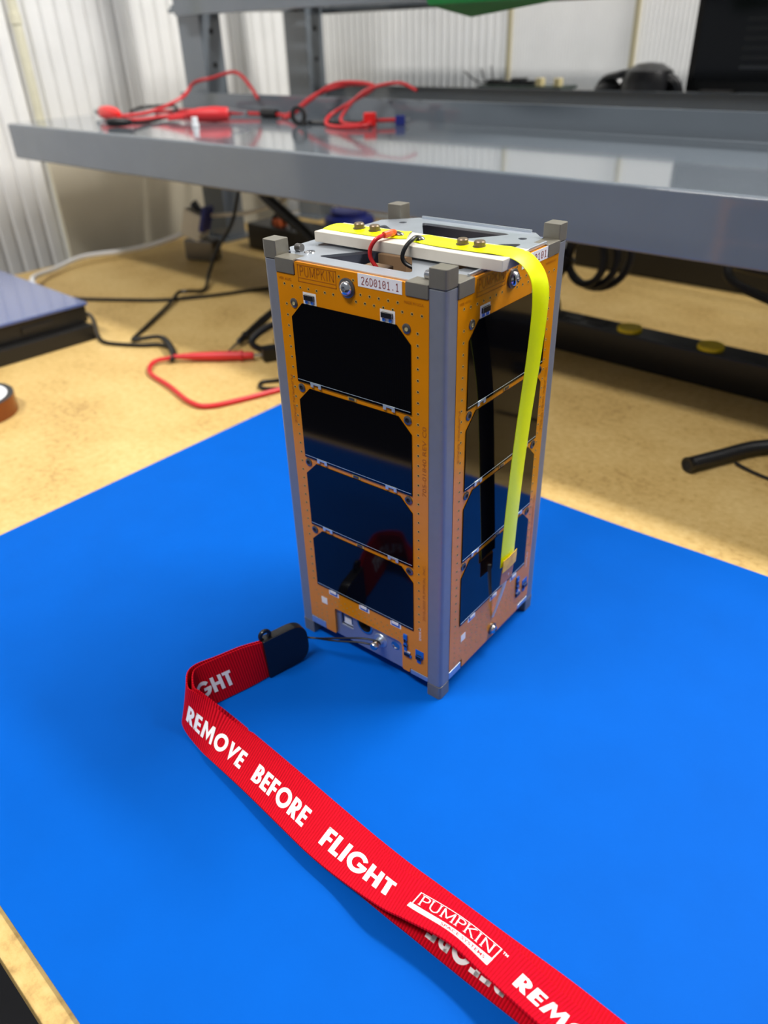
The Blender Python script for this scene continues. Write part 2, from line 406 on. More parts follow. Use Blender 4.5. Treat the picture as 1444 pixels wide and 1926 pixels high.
def solar_panel(k, detail, ox, notch):
    base = [(-43, 15), (-31.5, 15), (-31.5, 9.6), (-23.6, 9.6), (-23.6, 29), (25.8, 29), (25.8, 9.8), (31, 9.8), (31, 13), (43, 13)] if notch else \
           [(-43, 15.5), (-30.5, 15.5), (-30.5, 9.6), (31, 9.6), (31, 14), (43, 14)]
    poly = base + [(43, 220.5), (31.2, 220.5), (31.2, 226), (-31, 226), (-31, 219.8), (-43, 219.8)]
    if notch: poly = rounded(poly, [.6, .4, 1, 1, 1.5, 3, 1.5, 1, .4, .6, .6, .3, .6, .6, .3, .6], 3)
    vs, fs = curve_mesh([poly], 1.6)
    mb = MB(); mb.add([(x, YP + .8 - z, y) for x, y, z in vs], fs)
    pn = mb.build('solar_panel', 'pcb_orange', sat, rz=k * math.pi / 2, smooth=30)
    # cells with cropped upper corners
    for z in CELL_Z:
        c = 7.4
        MB().prism([(ox - 34.6, z), (ox + 34.6, z), (ox + 34.6, z + CELL_H - c), (ox + 34.6 - c, z + CELL_H), (ox - 34.6 + c, z + CELL_H), (ox - 34.6, z + CELL_H - c)], YP - .45, YP - .02).build('solar_cell', 'cell_black', pn, smooth=0)
        if not detail: continue
        MB().box(ox - 34.2, ox + 34.2, YP - .55, YP - .4, z + 1.15, z + 1.4).build('busbar', 'busbar_silver', pn, smooth=0)
        if z > 50:
            for x in (-22.6, 22.2):
                t = MB(); t.box(ox + x - 3.4, ox + x + 3.4, YP - .75, YP - .45, z + .3, z + 1.5)
                t.box(ox + x - 3.4, ox + x - 1.6, YP - .7, YP - .3, z - 1.1, z + .5); t.box(ox + x + 1.6, ox + x + 3.4, YP - .7, YP - .3, z - 1.1, z + .5)
                t.build('cell_tab', 'busbar_silver', pn, bevel=.15)
            t = MB(); t.box(ox - 2.6, ox + 2.6, YP - .25, YP, z - 1.9, z - .1, 0); t.box(ox - 1.6, ox + 1.4, YP - .7, YP - .2, z - 1.5, z - .5, 1)
            t.build('chip_resistor', ['copper_pad', 'steel_dark'], pn)
    if not detail: return pn
    # eyelets beside the cropped corners
    for i, z in enumerate((206.9, 164.8, 122.9, 80.6)):
        for x in (-32.6, 32.4):
            e = MB().lathe([(1.1, 0), (2.2, 0), (2.2, .35), (1.8, .6), (1.1, .6)], (ox + x, YP, z), (0, -1, 0), 16, 0, closed=True)
            e.cyl((ox + x, YP - .1, z), (ox + x, YP - .3, z), 1.15, seg=12, m=1)
            e.build('eyelet', ['steel_dark', 'brass' if i < 1 else 'hole_black'], pn)
    # white-framed diodes above the first cell and below the last one
    for x in (-22.4, 22.4):
        d = MB(); d.box(ox + x - 4, ox + x + 4, YP - .08, YP, 207.3, 213, 0)
        d.box(ox + x - 3, ox + x + 3, YP - 1.0, YP - .08, 209.6, 212, 1)
        d.box(ox + x - 2.6, ox + x - 1.1, YP - .6, YP - .08, 208, 209.6, 2); d.box(ox + x + .9, ox + x + 2.4, YP - .6, YP - .08, 208, 209.6, 2)
        d.build('diode', ['silk_white', 'part_black', 'part_blue'], pn, bevel=.08)
    for x in (-22.4, .2, 22.4):
        d = MB(); d.box(ox + x - 3.7, ox + x + 3.7, YP - .08, YP, 38.2, 41.9, 0); d.box(ox + x - 2.8, ox + x + 2.8, YP - .3, YP - .08, 38.9, 41.3, 1)
        d.box(ox + x - 2.2, ox + x + 2.2, YP - .6, YP - .3, 40.2, 42.1, 2)
        d.build('diode', ['silk_white', 'part_blue', 'silk_white'], pn, bevel=.05)
    MB().box(ox - 32.6, ox - 28.2, YP - .12, YP, 29, 33.6).build('test_pad', 'silk_white', pn)
    # blue parts in the lower right corner
    t = MB(); t.box(27.2, 29.6, YP - .9, YP, 32.6, 36.6, 0); t.box(27.5, 29.3, YP - 1.1, YP, 31.2, 33.8, 1); t.box(27.6, 29.4, YP - .9, YP, 25.2, 31, 0); t.box(27.3, 29.9, YP - 1.2, YP, 28.2, 29.8, 1)
    t.build('capacitor_row', ['part_blue', 'part_black'], pn, bevel=.15)
    t = MB(); t.box(27.6, 31.6, YP - 1.0, YP, 21.6, 24, 1); t.box(27.6, 31.6, YP - .5, YP, 24.1, 24.9, 2); t.box(31.3, 32.4, YP - .7, YP, 21.4, 23, 0)
    t.build('chip', ['part_blue', 'part_black', 'silk_white'], pn, bevel=.12)
    t = MB(); t.box(35, 40.4, YP - .3, YP, 24.6, 29.6, 0); t.box(35.6, 39.6, YP - 1.3, YP, 23.4, 26.2, 1); t.box(36, 38.6, YP - .4, YP, 20.4, 24, 0)
    t.build('sensor_chip', ['part_blue', 'part_black'], pn, bevel=.15)
    # plated holes, far too small to pick out one by one
    holes = []
    for i in range(32): holes += [(37.3, 44.5 + i * 5.2), (-38.2, 44.5 + i * 5.2)]
    for i in range(7): holes.append((-38.5 + i * 5, 214.6 if i > 0 else 215))
    for i in range(8): holes.append((4.5 + i * 5, 213.6 - .02 * i))
    for i in range(5): holes.append((7.2 + i * 5, 217.0))
    holes += [(-4.6, 223), (3.4, 222.6)]
    if notch:
        for r in range(3):
            for i in range(15): holes.append((-37 + i * 4.4 + r * 1.5, 36.4 - r * 2.5))
        for r in range(5):
            for i in range(3): holes.append((-38 + i * 4, 26 - r * 3))
    else:
        for r in range(8):
            for i in range(13):
                x = -33 + i * 5.4 + (r % 2) * 1.2; z = 36.5 - r * 2.8
                if abs(x) < 6 and z < 22 or x > 25 and z > 19: continue
                holes.append((x, z))
        for i in range(7): holes.append((-38.2, 40 - i * 3.6))
    rg = MB(); hl = MB()
    for x, z in holes:
        big = z > 42
        rg.cyl((x, YP, z), (x, YP - .06, z), .78 if big else .5, seg=8); hl.cyl((x + .08, YP - .05, z + .06), (x + .08, YP - .1, z + .06), .42 if big else .22, seg=8)
    rg.build('plated_holes', 'copper_pad', pn, smooth=0, kind='stuff'); hl.build('drill_holes', 'hole_black', pn, smooth=0, kind='stuff')
    # darker print under the varnish
    pr = MB(); frame_rect(pr, -29.3, -6.3, 217.3, 225, .35, YP - .02); pr.box(-29.3, -6.3, YP - .07, YP - .02, 219.0, 219.3)
    pr.build('print_frame', 'pcb_print', pn, smooth=0)
    vs, fs = stroke_font('PUMPKIN', 4.2, .5, False, .16); xm = max(v[0] for v in vs)
    pr = MB(); pr.add([(-28 + v[0] * 20.4 / xm, YP - .08, 220.1 + v[1]) for v in vs], fs); pr.build('board_print', 'pcb_print', pn, smooth=0)
    for txt, size, x, z, rot, wdt in (('705-01840 REV C0', 3.0, 41.8, 128, 90, 36), ('2010-2020 PUMPKIN, INC.', 2.2, 41.4, 52, 90, 36), ('PUMPKIN SPACE', 2.2, -40.6, 170, -90, 26), ('MADE IN U.S.A.', 1.7, 30.6, 217.4, 0, 10), ('VER AUG', 1.7, -41.8, 216.8, 0, 8)):
        pr = MB(); quad_text(pr, txt, size, x, z, YP - .08, rot=math.radians(rot), width=wdt); pr.build('board_print', 'pcb_print', pn, smooth=0)
    # big button-head screw with washer
    def screw(x, z, k=1.):
        w = MB().lathe([(4.3 * k, 0), (4.3 * k, .7), (4.0 * k, .9), (2.2 * k, .9)], (x, YP, z), (0, -1, 0), 28).build('washer', 'steel_dark', pn)
        s2 = MB().lathe([(3.2 * k, .8), (3.2 * k, 1.2), (2.9 * k, 2.0), (2.1 * k, 2.6), (1.2 * k, 2.85), (1.15 * k, 1.6)], (x, YP, z), (0, -1, 0), 28).build('screw', 'steel', pn)
    screw(0, 218.9 if notch else 218.6)
    if not notch: screw(1.2, 15.5, .85)
    # serial sticker
    sx = (6.2, 29.6) if notch else (7.5, 38.0)
    st = MB().box(sx[0], sx[1], YP - .14, YP, 220.6, 226.2).build('sticker', 'sticker_white', pn, smooth=0)
    vs, fs = stroke_font('26D0101.1' if notch else '26D0101.0', 3.1, .38, False, mono=.78); xm = max(v[0] for v in vs); kx = (sx[1] - sx[0] - 3.6) / xm
    tx = MB(); tx.add([(sx[0] + 1.9 + v[0] * kx, YP - .2, 221.7 + v[1]) for v in vs], fs); tx.build('sticker_print', 'sticker_ink', pn, smooth=0)
    # grey clamps over the board corners
    for x0, x1, zb in ((-43, -31.4, 220), (31.4, 42.8, 220.7)):
        c = MB(); c.box(x0, x1, YP - .5, YP + .9, zb, 226.6); c.box(x0, x1, YP + .2, YP + 8, 225.6, 226.7); c.build('corner_clamp', 'foot_grey', pn, bevel=.4)
    for x0, x1, zt in ((-43, -31.6, 14.4), (31.4, 43, 12.6)):
        c = MB(); c.box(x0, x1, YP - .1, YP + 1.4, 9.4, zt); c.box(x0, x1, YP + .4, YP + 8, 9.0, 9.9); c.build('corner_clamp', 'aluminium', pn, bevel=.3)
    return pn
front = solar_panel(0, True, -.7, True)
right = solar_panel(1, True, .4, False)
solar_panel(2, False, 0, False); solar_panel(3, False, 0, False)
t = MB(); quad_text(t, 'SENSOR A0', 2.0, 38.8, 37, YP - .1, rot=math.pi / 2, width=9); t.build('board_lettering', 'silk_white', front, smooth=0)
t = MB(); quad_text(t, 'SENSOR A0', 2.0, 38.8, 38, YP - .1, rot=math.pi / 2, width=11); t.build('board_lettering', 'silk_white', right, smooth=0)

# side plates behind the boards; the front one shows its openings in the notch of the board
def circ(x, z, r, n=24): return [(x + r * math.cos(2 * math.pi * i / n), z + r * math.sin(2 * math.pi * i / n)) for i in range(n)]
vs, fs = curve_mesh([[(-42.4, 8.8), (42.4, 8.8), (42.4, 225), (-42.4, 225)], rounded([(-20.3, 17.8), (-11.2, 17.8), (-11.2, 27.2), (-20.3, 27.2)], .6), circ(-1.8, 26.2, 5.2), circ(20.0, 22.6, 2.4)], 1.2)
mb = MB(); mb.add([(x, -49.2 - z, y) for x, y, z in vs], fs); sp = mb.build('side_plate', 'plate_satin', sat, smooth=30)
sp['label'] = 'satin aluminium plate with round and square openings'
for k in (1, 2, 3): MB().box(-42.4, 42.4, -49.8, -48.6, 8.8, 225).build('side_plate', 'plate_satin', sat, rz=k * math.pi / 2)
u = MB(); u.box(-20, -11.5, -48.4, -42, 18.2, 26.8, 0); u.box(-18.6, -12.8, -48.9, -48.3, 19.6, 24.6, 1); u.build('usb_socket', ['steel', 'silk_white'], sat, bevel=.3)
u = MB().lathe([(5.6, 0), (5.6, .5), (4.4, .6), (4.0, -3.8), (5.0, -3.8), (5.0, 0)], (-1.8, -49.8, 26.2), (0, -1, 0), 28, closed=True); u.build('jack_ring', 'steel', sat)
MB().lathe([(4.9, -5), (4.9, -4.2), (1.2, -4.2), (1.2, -2), (.2, -1.8)], (-1.8, -49.8, 26.2), (0, -1, 0), 20).build('jack_core', 'hole_black', sat)
MB().lathe([(2.5, -.2), (2.9, .1), (2.2, .25), (1.6, -2.2), (.1, -3)], (20.0, -49.8, 22.6), (0, -1, 0), 20).build('small_socket', 'steel', sat)
u = MB().lathe([(4.6, 0), (4.4, .4), (2.6, .5), (2.3, .5), (2.3, 3), (2.0, 3)], (9.2, -49.8, 20.6), (0, -1, 0), 24, 1)
u.lathe([(1.3, 3), (2.5, 3.4), (2.5, 6.4), (2.0, 7.2), (.6, 7.3)], (9.2, -49.8, 20.6), (0, -1, 0), 20, 0); u.build('removal_pin', ['steel', 'aluminium'], sat)

# top plate with four truss openings
outer = []
for k in range(4):
    a = k * math.pi / 2; R = Matrix.Rotation(a, 2)
    outer += [tuple(R @ Vector(p)) for p in ((-35, -49.6), (35, -49.6), (42, -42))]
def slot(k):
    p = rounded([(-27, -40.8), (27, -40.8), (8, -15.5), (-8, -15.5)], [4, 4, 3, 3], 5); R = Matrix.Rotation(k * math.pi / 2, 2)
    return [tuple(R @ Vector(q)) for q in p]
hls = [[(sx * 35.6 + 2.1 * math.cos(i * math.pi / 6), sy * 35.6 + 2.1 * math.sin(i * math.pi / 6)) for i in range(12)] for sx in (-1, 1) for sy in (-1, 1)]
vs, fs = curve_mesh([outer] + [slot(k) for k in range(4)] + hls, 1.2)
mb = MB(); mb.add([(x, y, 226.0 + z) for x, y, z in vs], fs); mb.build('top_plate', 'aluminium', sat, smooth=30)
for k in (1, 2):      # raised flanges along the far edges
    MB().box(-33, 33, -50, -48.8, 226.3, 227.8).build('flange', 'aluminium', sat, rz=k * math.pi / 2, bevel=.3)
vs, fs = curve_mesh([outer], 1.2); mb = MB(); mb.add([(x, y, 9.6 + z) for x, y, z in vs], fs); mb.build('bottom_plate', 'aluminium', sat, smooth=30)
for (p0, p1) in (((36, -43.5, 228.1), (41.5, -43.5, 228.1)), ((-41.5, -38.5, 228.2), (-38, -38.5, 228.2))):
    MB().cyl(p0, p1, 1.9, seg=14).build('corner_screw', 'steel' if p0[0] > 0 else 'steel_dark', sat, bevel=.3)
MB().lathe([(2.6, 0), (2.4, .3), (1.2, .35), (1.1, .1)], (-34.5, -37.3, 226.6), (0, 0, 1), 16).build('corner_screw', 'steel', sat)
# inside: a stack of boards on spacers
for z in (60, 100, 140, 178, 204):
    MB().box(-44, 44, -44, 44, z, z + 1.6).build('circuit_board', 'inner_board', sat)
for x in (-38, 38):
    for y in (-38, 38): MB().cyl((x, y, 10), (x, y, 225), 2.6, seg=6).build('spacer', 'steel_dark', sat)
for x, y, a, b in ((-30, 22, 9, 4), (-8, 30, 6, 5), (14, 26, 10, 5), (30, 8, 5, 8), (-24, -4, 7, 7), (6, -14, 5, 5)):
    MB().box(x - a, x + a, y - b, y + b, 205.6, 214).build('connector', 'inner_tan', sat, bevel=.4)

# antenna: white bar, two spring-tape blades, screws, solder joints, wires
MB().box(-43.5, 59.8, -24, -2, 227.6, 232.5).build('antenna_bar', 'bar_white', sat, bevel=.5)
for x in (-30, 30): MB().box(x - 6, x + 6, -19, -7, 226.6, 227.6).build('bar_spacer', 'aluminium', sat)
def blade(path, width, crown, taper=None):
    """spring tape: path of (centre, across-direction); two-sided, slightly dished"""
    P = catmull([p for p, _ in path], 6); A = catmull([Vector(a) for _, a in path], 6); n = len(P); seg = 6; mb = MB(); vs = []
    for i in range(n):
        T = (P[min(i + 1, n - 1)] - P[max(i - 1, 0)]).normalized(); a = A[i].normalized(); a = (a - T * a.dot(T)).normalized(); N = T.cross(a).normalized()
        wd = width * (taper(i / (n - 1)) if taper else 1)
        for side in (0, -.28):
            for k in range(seg + 1):
                t = -1 + 2 * k / seg; vs.append(P[i] + a * (t * wd / 2) + N * (side - crown * t * t))
    k2 = 2 * (seg + 1)
    for i in range(n - 1):
        for k in range(seg):
            b = i * k2 + k; mb.f.append((b, b + 1, b + k2 + 1, b + k2)); mb.m.append(0)
            b = i * k2 + seg + 1 + k; mb.f.append((b + 1, b, b + k2, b + k2 + 1)); mb.m.append(1)
        for k in (0, seg):
            b = i * k2 + k; mb.f.append((b, b + k2, b + k2 + seg + 1, b + seg + 1)); mb.m.append(0)
    for i in (0, n - 1):
        for k in range(seg):
            b = i * k2 + k; mb.f.append((b, b + 1, b + seg + 2, b + seg + 1)); mb.m.append(0)
    mb.v = [tuple(v) for v in vs]
    return mb
Y1 = (0, 1, 0)
blade([((-42.5, -11.6, 233.4), Y1), ((-20, -11.8, 233.6), Y1), ((-4, -10.8, 233.6), Y1), ((1.5, -8.5, 233.6), Y1)], 14, .7).build('antenna_blade', ['tape_yellow', 'tape_back'], sat, fix=False)
long_path = [((8.5, -10.5, 233.6), Y1), ((25, -12.5, 233.8), Y1), ((42, -12.2, 233.8), Y1), ((54, -11.6, 233.9), (-.05, 1, 0)), ((62.5, -10.6, 232), (-.1, 1, 0)), ((68, -9.0, 226.2), (-.1, 1, 0)),
             ((70, -7.0, 217), (0, 1, 0)), ((69.2, -5.0, 204), Y1), ((66.8, -2.2, 185), Y1), ((64.6, -.5, 167), Y1), ((63, -.1, 148), Y1), ((61.2, .3, 119), Y1), ((59.5, 1.2, 86), Y1), ((58.7, 1.9, 66), Y1)]
lb = blade(long_path, 14, .8).build('antenna_blade', ['tape_yellow', 'tape_back'], sat, fix=False)
lb['label'] = 'long yellow spring-tape blade bent down over the side'
kp = blade([((60.0, 1.8, 71.5), Y1), ((59.9, 1.9, 67), Y1), ((59.7, 1.9, 63), Y1)], 14.2, .3).build('tape_wrap', ['kapton', 'kapton'], sat, fix=False)
kp2 = blade([((58.9, 1.9, 64), Y1), ((58.6, 1.7, 59), Y1), ((58.4, 1.4, 53.5), Y1)], 13.2, .1, lambda t: 1 - .05 * t).build('tape_wrap', ['kapton_dark', 'kapton_dark'], sat, fix=False)
MB().tube([(57.6, 3.5, 58), (56.2, 2.6, 47), (54.0, 1.4, 35), (51.8, .5, 25)], lambda t: 1.15 - .5 * t, 8).build('tie_wire', 'silk_white', sat)
for x, y in ((-25.2, -12.2), (-15.8, -12.2), (33.6, -13.4), (42.0, -13.2)):
    MB().lathe([(3.0, 233.3), (3.0, 233.8), (2.5, 233.9), (2.5, 235.6), (2.1, 236.1), (.4, 236.2)], (x, y, 0), (0, 0, 1), 10).build('blade_screw', 'hex_brown', sat)
def blob(c, r, name, m):
    mb = MB(); prof = [(r[0] * math.cos(t), r[2] * math.sin(t)) for t in [i * math.pi / 10 for i in range(5)]] + [(.05, r[2])]
    mb.lathe(prof, (0, 0, 0), (0, 0, 1), 14); mb.v = [(c[0] + x, c[1] + y * r[1] / r[0], c[2] + z) for x, y, z in mb.v]
    return mb.build(name, m, sat)
blob((-2.6, -12.4, 233.2), (4, 2.2, 1.6), 'solder_joint', 'steel_dark'); blob((11.0, -14.6, 233.2), (3.6, 2.4, 1.7), 'solder_joint', 'steel_dark')
MB().tube([(-3.5, -13.4, 234.2), (-1.6, -18, 235.2), (-2.2, -22.5, 235)], 1.5, 10).build('wire_sleeve', 'wire_orange', sat)
MB().tube([(-2, -21, 235.2), (-4, -26, 233.6), (-6.6, -27, 229.5), (-6.6, -27, 225.5), (-4.4, -26.4, 222), (2, -24, 214), (6, -20, 208)], .95, 10).build('wire', 'wire_red', sat)
MB().tube([(11, -15.5, 234.2), (13.5, -21, 235.2), (13.0, -26, 233), (11.6, -27.2, 229), (12.6, -27, 226), (17, -26.4, 224.2), (24, -25, 223)], .95, 10).build('wire', 'wire_black', sat)

# ================================================================== LANYARD
lan = thing('lanyard', 'red woven lanyard with white lettering curling across the blue mat', 'lanyard', (-44, -120, 0))
LO = Vector((-44, -120, 0))
# stations of the strap: lower edge, upper edge (25.4 mm wide webbing standing on its edge and leaning back)
STA = [((-37.5, -92.6, .8), (-38.8, -94.0, 25.9)), ((-40, -104.5, .6), (-45.3, -104.7, 25.5)), ((-43.5, -116.7, .6), (-50.7, -117.4, 24.9)), ((-47.3, -128.9, .6), (-54.0, -128.2, 25.0))]
STB = [((-39.0, -92.2, .8), (-40.3, -93.6, 25.9)), ((-41.6, -104.2, .6), (-46.9, -104.4, 25.6)), ((-45.1, -116.4, .6), (-52.3, -117.1, 25.0)), ((-49.2, -129.2, .6), (-56.2, -128.4, 25.4))]
# past the curl the front layer lies flat, then its near edge lifts off the mat; the second layer stays on the mat
FLAT_A = [((-17.5, -155.7, 2.5), (-22.5, -134.3, 8.0)), ((10.9, -158.8, 4.0), (2.4, -134.0, 4.0)), ((37.7, -162.2, 5.0), (29.7, -135.9, 2.6)), ((59.1, -164.7, 5.5), (54.5, -138.2, 2.2)), ((78.8, -165.7, 6.5), (75.5, -140.2, 2.0)),
          ((101.3, -166.6, 11.0), (95.4, -143.8, 2.0)), ((112.7, -165.2, 12.5), (108.3, -142.5, 2.0)), ((131.8, -163.2, 14.7), (127.9, -141.5, 2.0)), ((150.1, -164.8, 14.4), (149.3, -142.6, 2.0)), ((173.4, -167.8, 16.2), (176.6, -147.0, 2.0)),
          ((205, -169, 12), (208, -147, 2.0)), ((245, -170, 3), (247, -145, 2.2))]
FLAT_B = [((-18.9, -152.8, .5), (-25.6, -128.6, .6)), ((8.6, -155.4, .5), (2.6, -130.9, .6)), ((35.1, -158.3, .5), (30.6, -133.4, .6)), ((57.1, -161.0, .5), (55.2, -135.7, .6)), ((78.1, -162.8, .5), (76.5, -137.6, .6)),
          ((101.3, -163.8, .5), (97, -138.8, .6)), ((112.7, -164.0, .5), (109.5, -139, .6)), ((131.8, -164.6, .5), (129.5, -139.4, .6)), ((150.1, -165.0, .5), (149.6, -139.8, .6)), ((173.4, -165.4, .5), (174.6, -140.2, .6)),
          ((205, -167, .5), (207, -142, .6)), ((245, -169, .6), (247, -144, .7))]
# the layer lying outside before the curl is the one in front after it
CURL_OUT = [((-53.5, -139.5, .7), (-55.0, -135.2, 25.0)), ((-51.5, -146.5, .8), (-46.8, -141.8, 25.0)), ((-43, -150.6, .9), (-41.0, -141.6, 24.4)), ((-26.2, -154.3, 1.2), (-33.2, -137.6, 16.0))]
CURL_IN = [((-51.0, -138.2, .6), (-52.6, -133.6, 24.6)), ((-49.2, -144.2, .6), (-45.2, -139.2, 24.2)), ((-41.5, -148.6, .6), (-40.0, -139.0, 23.4)), ((-26, -152.0, .5), (-32.2, -134.8, 14.6))]
STA, STB = STB + CURL_OUT + FLAT_A, STA + CURL_IN + FLAT_B
class Ribbon:
    def __init__(s, st, n=10):
        s.L = catmull([a for a, _ in st], n); s.H = catmull([b for _, b in st], n); s.s = [0.]
        for i in range(1, len(s.L)): s.s.append(s.s[-1] + (((s.L[i] + s.H[i]) - (s.L[i - 1] + s.H[i - 1])) / 2).length)
    def at(s, q, t):
        q = min(max(q, 0), s.s[-1]); lo, hi = 0, len(s.s) - 1
        while hi - lo > 1:
            mid = (lo + hi) // 2
            if s.s[mid] <= q: lo = mid
            else: hi = mid
        f = (q - s.s[lo]) / max(1e-6, s.s[hi] - s.s[lo]); L = s.L[lo].lerp(s.L[hi], f); H = s.H[lo].lerp(s.H[hi], f)
        d = ((s.L[hi] + s.H[hi]) - (s.L[lo] + s.H[lo])).normalized(); up = (H - L).normalized()
        return L.lerp(H, t), d.cross(up).normalized()
RA, RB = Ribbon(STA), Ribbon(STB)
def strap(rb, name):
    mb = MB(); n = len(rb.L); K = 6; vs = []
    for i in range(n):
        for side in (.4, -.4):
            for k in range(K + 1):
                p, nn = rb.at(rb.s[i], k / K); mb.uv[len(vs)] = (rb.s[i], k / K); vs.append(p + nn * side - LO)
    r = 2 * (K + 1)
    for i in range(n - 1):
        for k in range(K):
            b = i * r + k; mb.f.append((b, b + r, b + r + 1, b + 1)); b += K + 1; mb.f.append((b, b + 1, b + r + 1, b + r))
        for k in (0, K):
            b = i * r + k; mb.f.append((b, b + K + 1, b + K + 1 + r, b + r))
    for i in (0, n - 1):
        for k in range(K): b = i * r + k; mb.f.append((b, b + 1, b + K + 2, b + K + 1))
    mb.m = [0] * len(mb.f); mb.v = [tuple(v) for v in vs]
    return mb.build(name, 'strap_red', lan, smooth=60)
strapA = strap(RA, 'strap'); strapB = strap(RB, 'strap')
# far end of the loop, where the webbing turns back on itself
e0, e1 = STA[-1], STB[-1]
st_end = [e0, ((254, -170.2, 3.4), (256, -145.2, 3.2)), ((257.5, -170.3, 1.9), (259.5, -145.3, 1.9)), ((254, -169.6, .6), (256, -144.6, .7)), e1]
strap(Ribbon(st_end, 6), 'strap')
def cut_mesh(vs, fs, step):
    """split a flat mesh along x so that it can follow a curved strip"""
    bm = bmesh.new(); bv = [bm.verts.new(v) for v in vs]
    for f in fs:
        try: bm.faces.new([bv[i] for i in f])
        except ValueError: pass
    x0 = min(v[0] for v in vs); x1 = max(v[0] for v in vs); x = x0 + step
    while x < x1:
        bmesh.ops.bisect_plane(bm, geom=bm.verts[:] + bm.edges[:] + bm.faces[:], plane_co=(x, 0, 0), plane_no=(1, 0, 0)); x += step
    bm.verts.index_update(); out = [tuple(v.co) for v in bm.verts], [tuple(v.index for v in f.verts) for f in bm.faces]; bm.free()
    return out
WST = 25.4
def on_strap(rb, vs, fs, s0, t0, back=False, flip=False, lift=.55, mb=None, m=0):
    """x runs along the strap from s0, y across it (mm above lower edge t0); back = printed on the other face"""
    vs, fs = cut_mesh(vs, fs, 2.5); out = []
    for x, y, z in vs:
        if flip: x, y = -x, -y
        q = s0 - x if back else s0 + x
        p, nn = rb.at(q, (t0 + y) / WST); out.append(p + nn * (-lift if back else lift) - LO)
    mb = mb or MB(); mb.add(out, fs, m); return mb
def word(txt, cap, width, bold):
    vs, fs = text_mesh(txt, 10, bold, 1.02)
    x0 = min(v[0] for v in vs); x1 = max(v[0] for v in vs); y0 = min(v[1] for v in vs); y1 = max(v[1] for v in vs)
    return [((v[0] - x0) * width / (x1 - x0), (v[1] - y0) * cap / (y1 - y0), 0) for v in vs], fs
REMOVE_S, REMOVE_W, BEFORE_S = 61.2, 43.2, 113.2      # where the words sit along the strap
def put_word(rb, txt, s0, width, t0=6.5, cap=9.5, **kw):
    vs, fs = bold_word(txt, cap, width)
    return on_strap(rb, vs, fs, s0, t0, **kw)
for parent, rb, txt, s0, wdt, kw in ((strapA, RA, 'REMOVE', REMOVE_S, REMOVE_W, {}), (strapA, RA, 'BEFORE', BEFORE_S, 39.2, {}), (strapA, RA, 'FLIGHT', BEFORE_S + 51.2, 42.6, {}), (strapA, RA, 'REMOVE', BEFORE_S + 153.6, 47, {}),
                                     (strapB, RB, 'FLIGHT', 56.5, 34, dict(back=True)), (strapB, RB, 'BEFORE', 262, 38, dict(flip=True, t0=13)), (strapB, RB, 'REMOVE', 210, 44, dict(flip=True, t0=13))):
    put_word(rb, txt, s0, wdt, **kw).build('lettering', 'print_white', parent, smooth=0)
# logo: thin frame, serif capitals, tapering white swoosh with small red capitals
lg = MB()
def strap_poly(pts, s0, t0, m=0): on_strap(RA, [(x, y, 0) for x, y in pts], [tuple(range(len(pts)))], s0, t0, mb=lg, m=m)
LS, LT = BEFORE_S + 102.6, 4.6
strap_poly([(.9, 5.6), (1.4, 5.6), (2.1, 13.6), (1.6, 13.6)], LS, LT)                 # left bar of the frame
strap_poly([(1.6, 13.3), (40, 13.3), (40, 13.7), (1.6, 13.7)], LS, LT)                # top bar
strap_poly([(39.2, 5.2), (39.7, 5.2), (40.2, 13.7), (39.7, 13.7)], LS, LT)            # right bar
N_ = 14
for i in range(N_):
    a, b = i / N_, (i + 1) / N_
    lo = lambda t: 1.6 * (1 - t) ** 1.5 * .9 + .0; top = lambda t: 5.4 - 1.1 * math.sin(t * math.pi) + (.0 if t < .5 else -.2 * t)
    strap_poly([(-.2 + 39.6 * a, 2.6 - 2.6 * a ** .7), (-.2 + 39.6 * b, 2.6 - 2.6 * b ** .7), (.2 + 39.6 * b, top(b)), (.2 + 39.6 * a, top(a))], LS, LT)
vs, fs = stroke_font('PUMPKIN', 6.2, .55)
xm = max(v[0] for v in vs); vs = [(v[0] * 34.5 / xm, v[1], 0) for v in vs]
on_strap(RA, vs, fs, LS + 3.2, LT + 6.4, mb=lg)
vs, fs = word('TM', 1.6, 2.4, .2); on_strap(RA, vs, fs, LS + 41, LT + 11.8, mb=lg)
vs, fs = word('SPACE SYSTEMS', 2.0, 21.5, .22); on_strap(RA, vs, fs, LS + 15.5, LT + 1.5, lift=.62, mb=lg, m=1)
lg.build('logo', ['print_white', 'print_red'], strapA, smooth=0)
# moulded end piece and its cord
dirv = Vector((9.3, 36, 0)).normalized(); ez = Vector((0, 0, 1)); nrm = dirv.cross(ez)
base = Vector((-38.6, -95.0, .4)) - LO
pl = rounded([(0, 0), (28, 0), (28, 26.4), (0, 26.4)], [1, 11, 11, 1], 7)
bk = MB(); n = len(pl); tilt = Vector((-.06, 0, 1))
for side in (2.6, -3.4): bk.v += [tuple(base + dirv * a + tilt * b_ + nrm * side) for a, b_ in pl]
bk.f = [tuple(range(n)), tuple(reversed(range(n, 2 * n)))] + [(i, n + i, n + (i + 1) % n, (i + 1) % n) for i in range(n)]; bk.m = [0] * len(bk.f)
bkl = bk.build('end_clip', 'plastic_black', lan, bevel=.9)
lc = base + dirv * 3 + tilt * 28.2
MB().lathe([(2.1, -1.0), (3.7, -1.0), (4.0, -.5), (4.0, .5), (3.7, 1.0), (2.1, 1.0)], lc - nrm * .4, nrm, 18, closed=True).build('loop_eye', 'plastic_black', bkl)
ce = base + dirv * 27 + tilt * 14; pn = Vector((9.4, -55.0, 20.8)) - LO
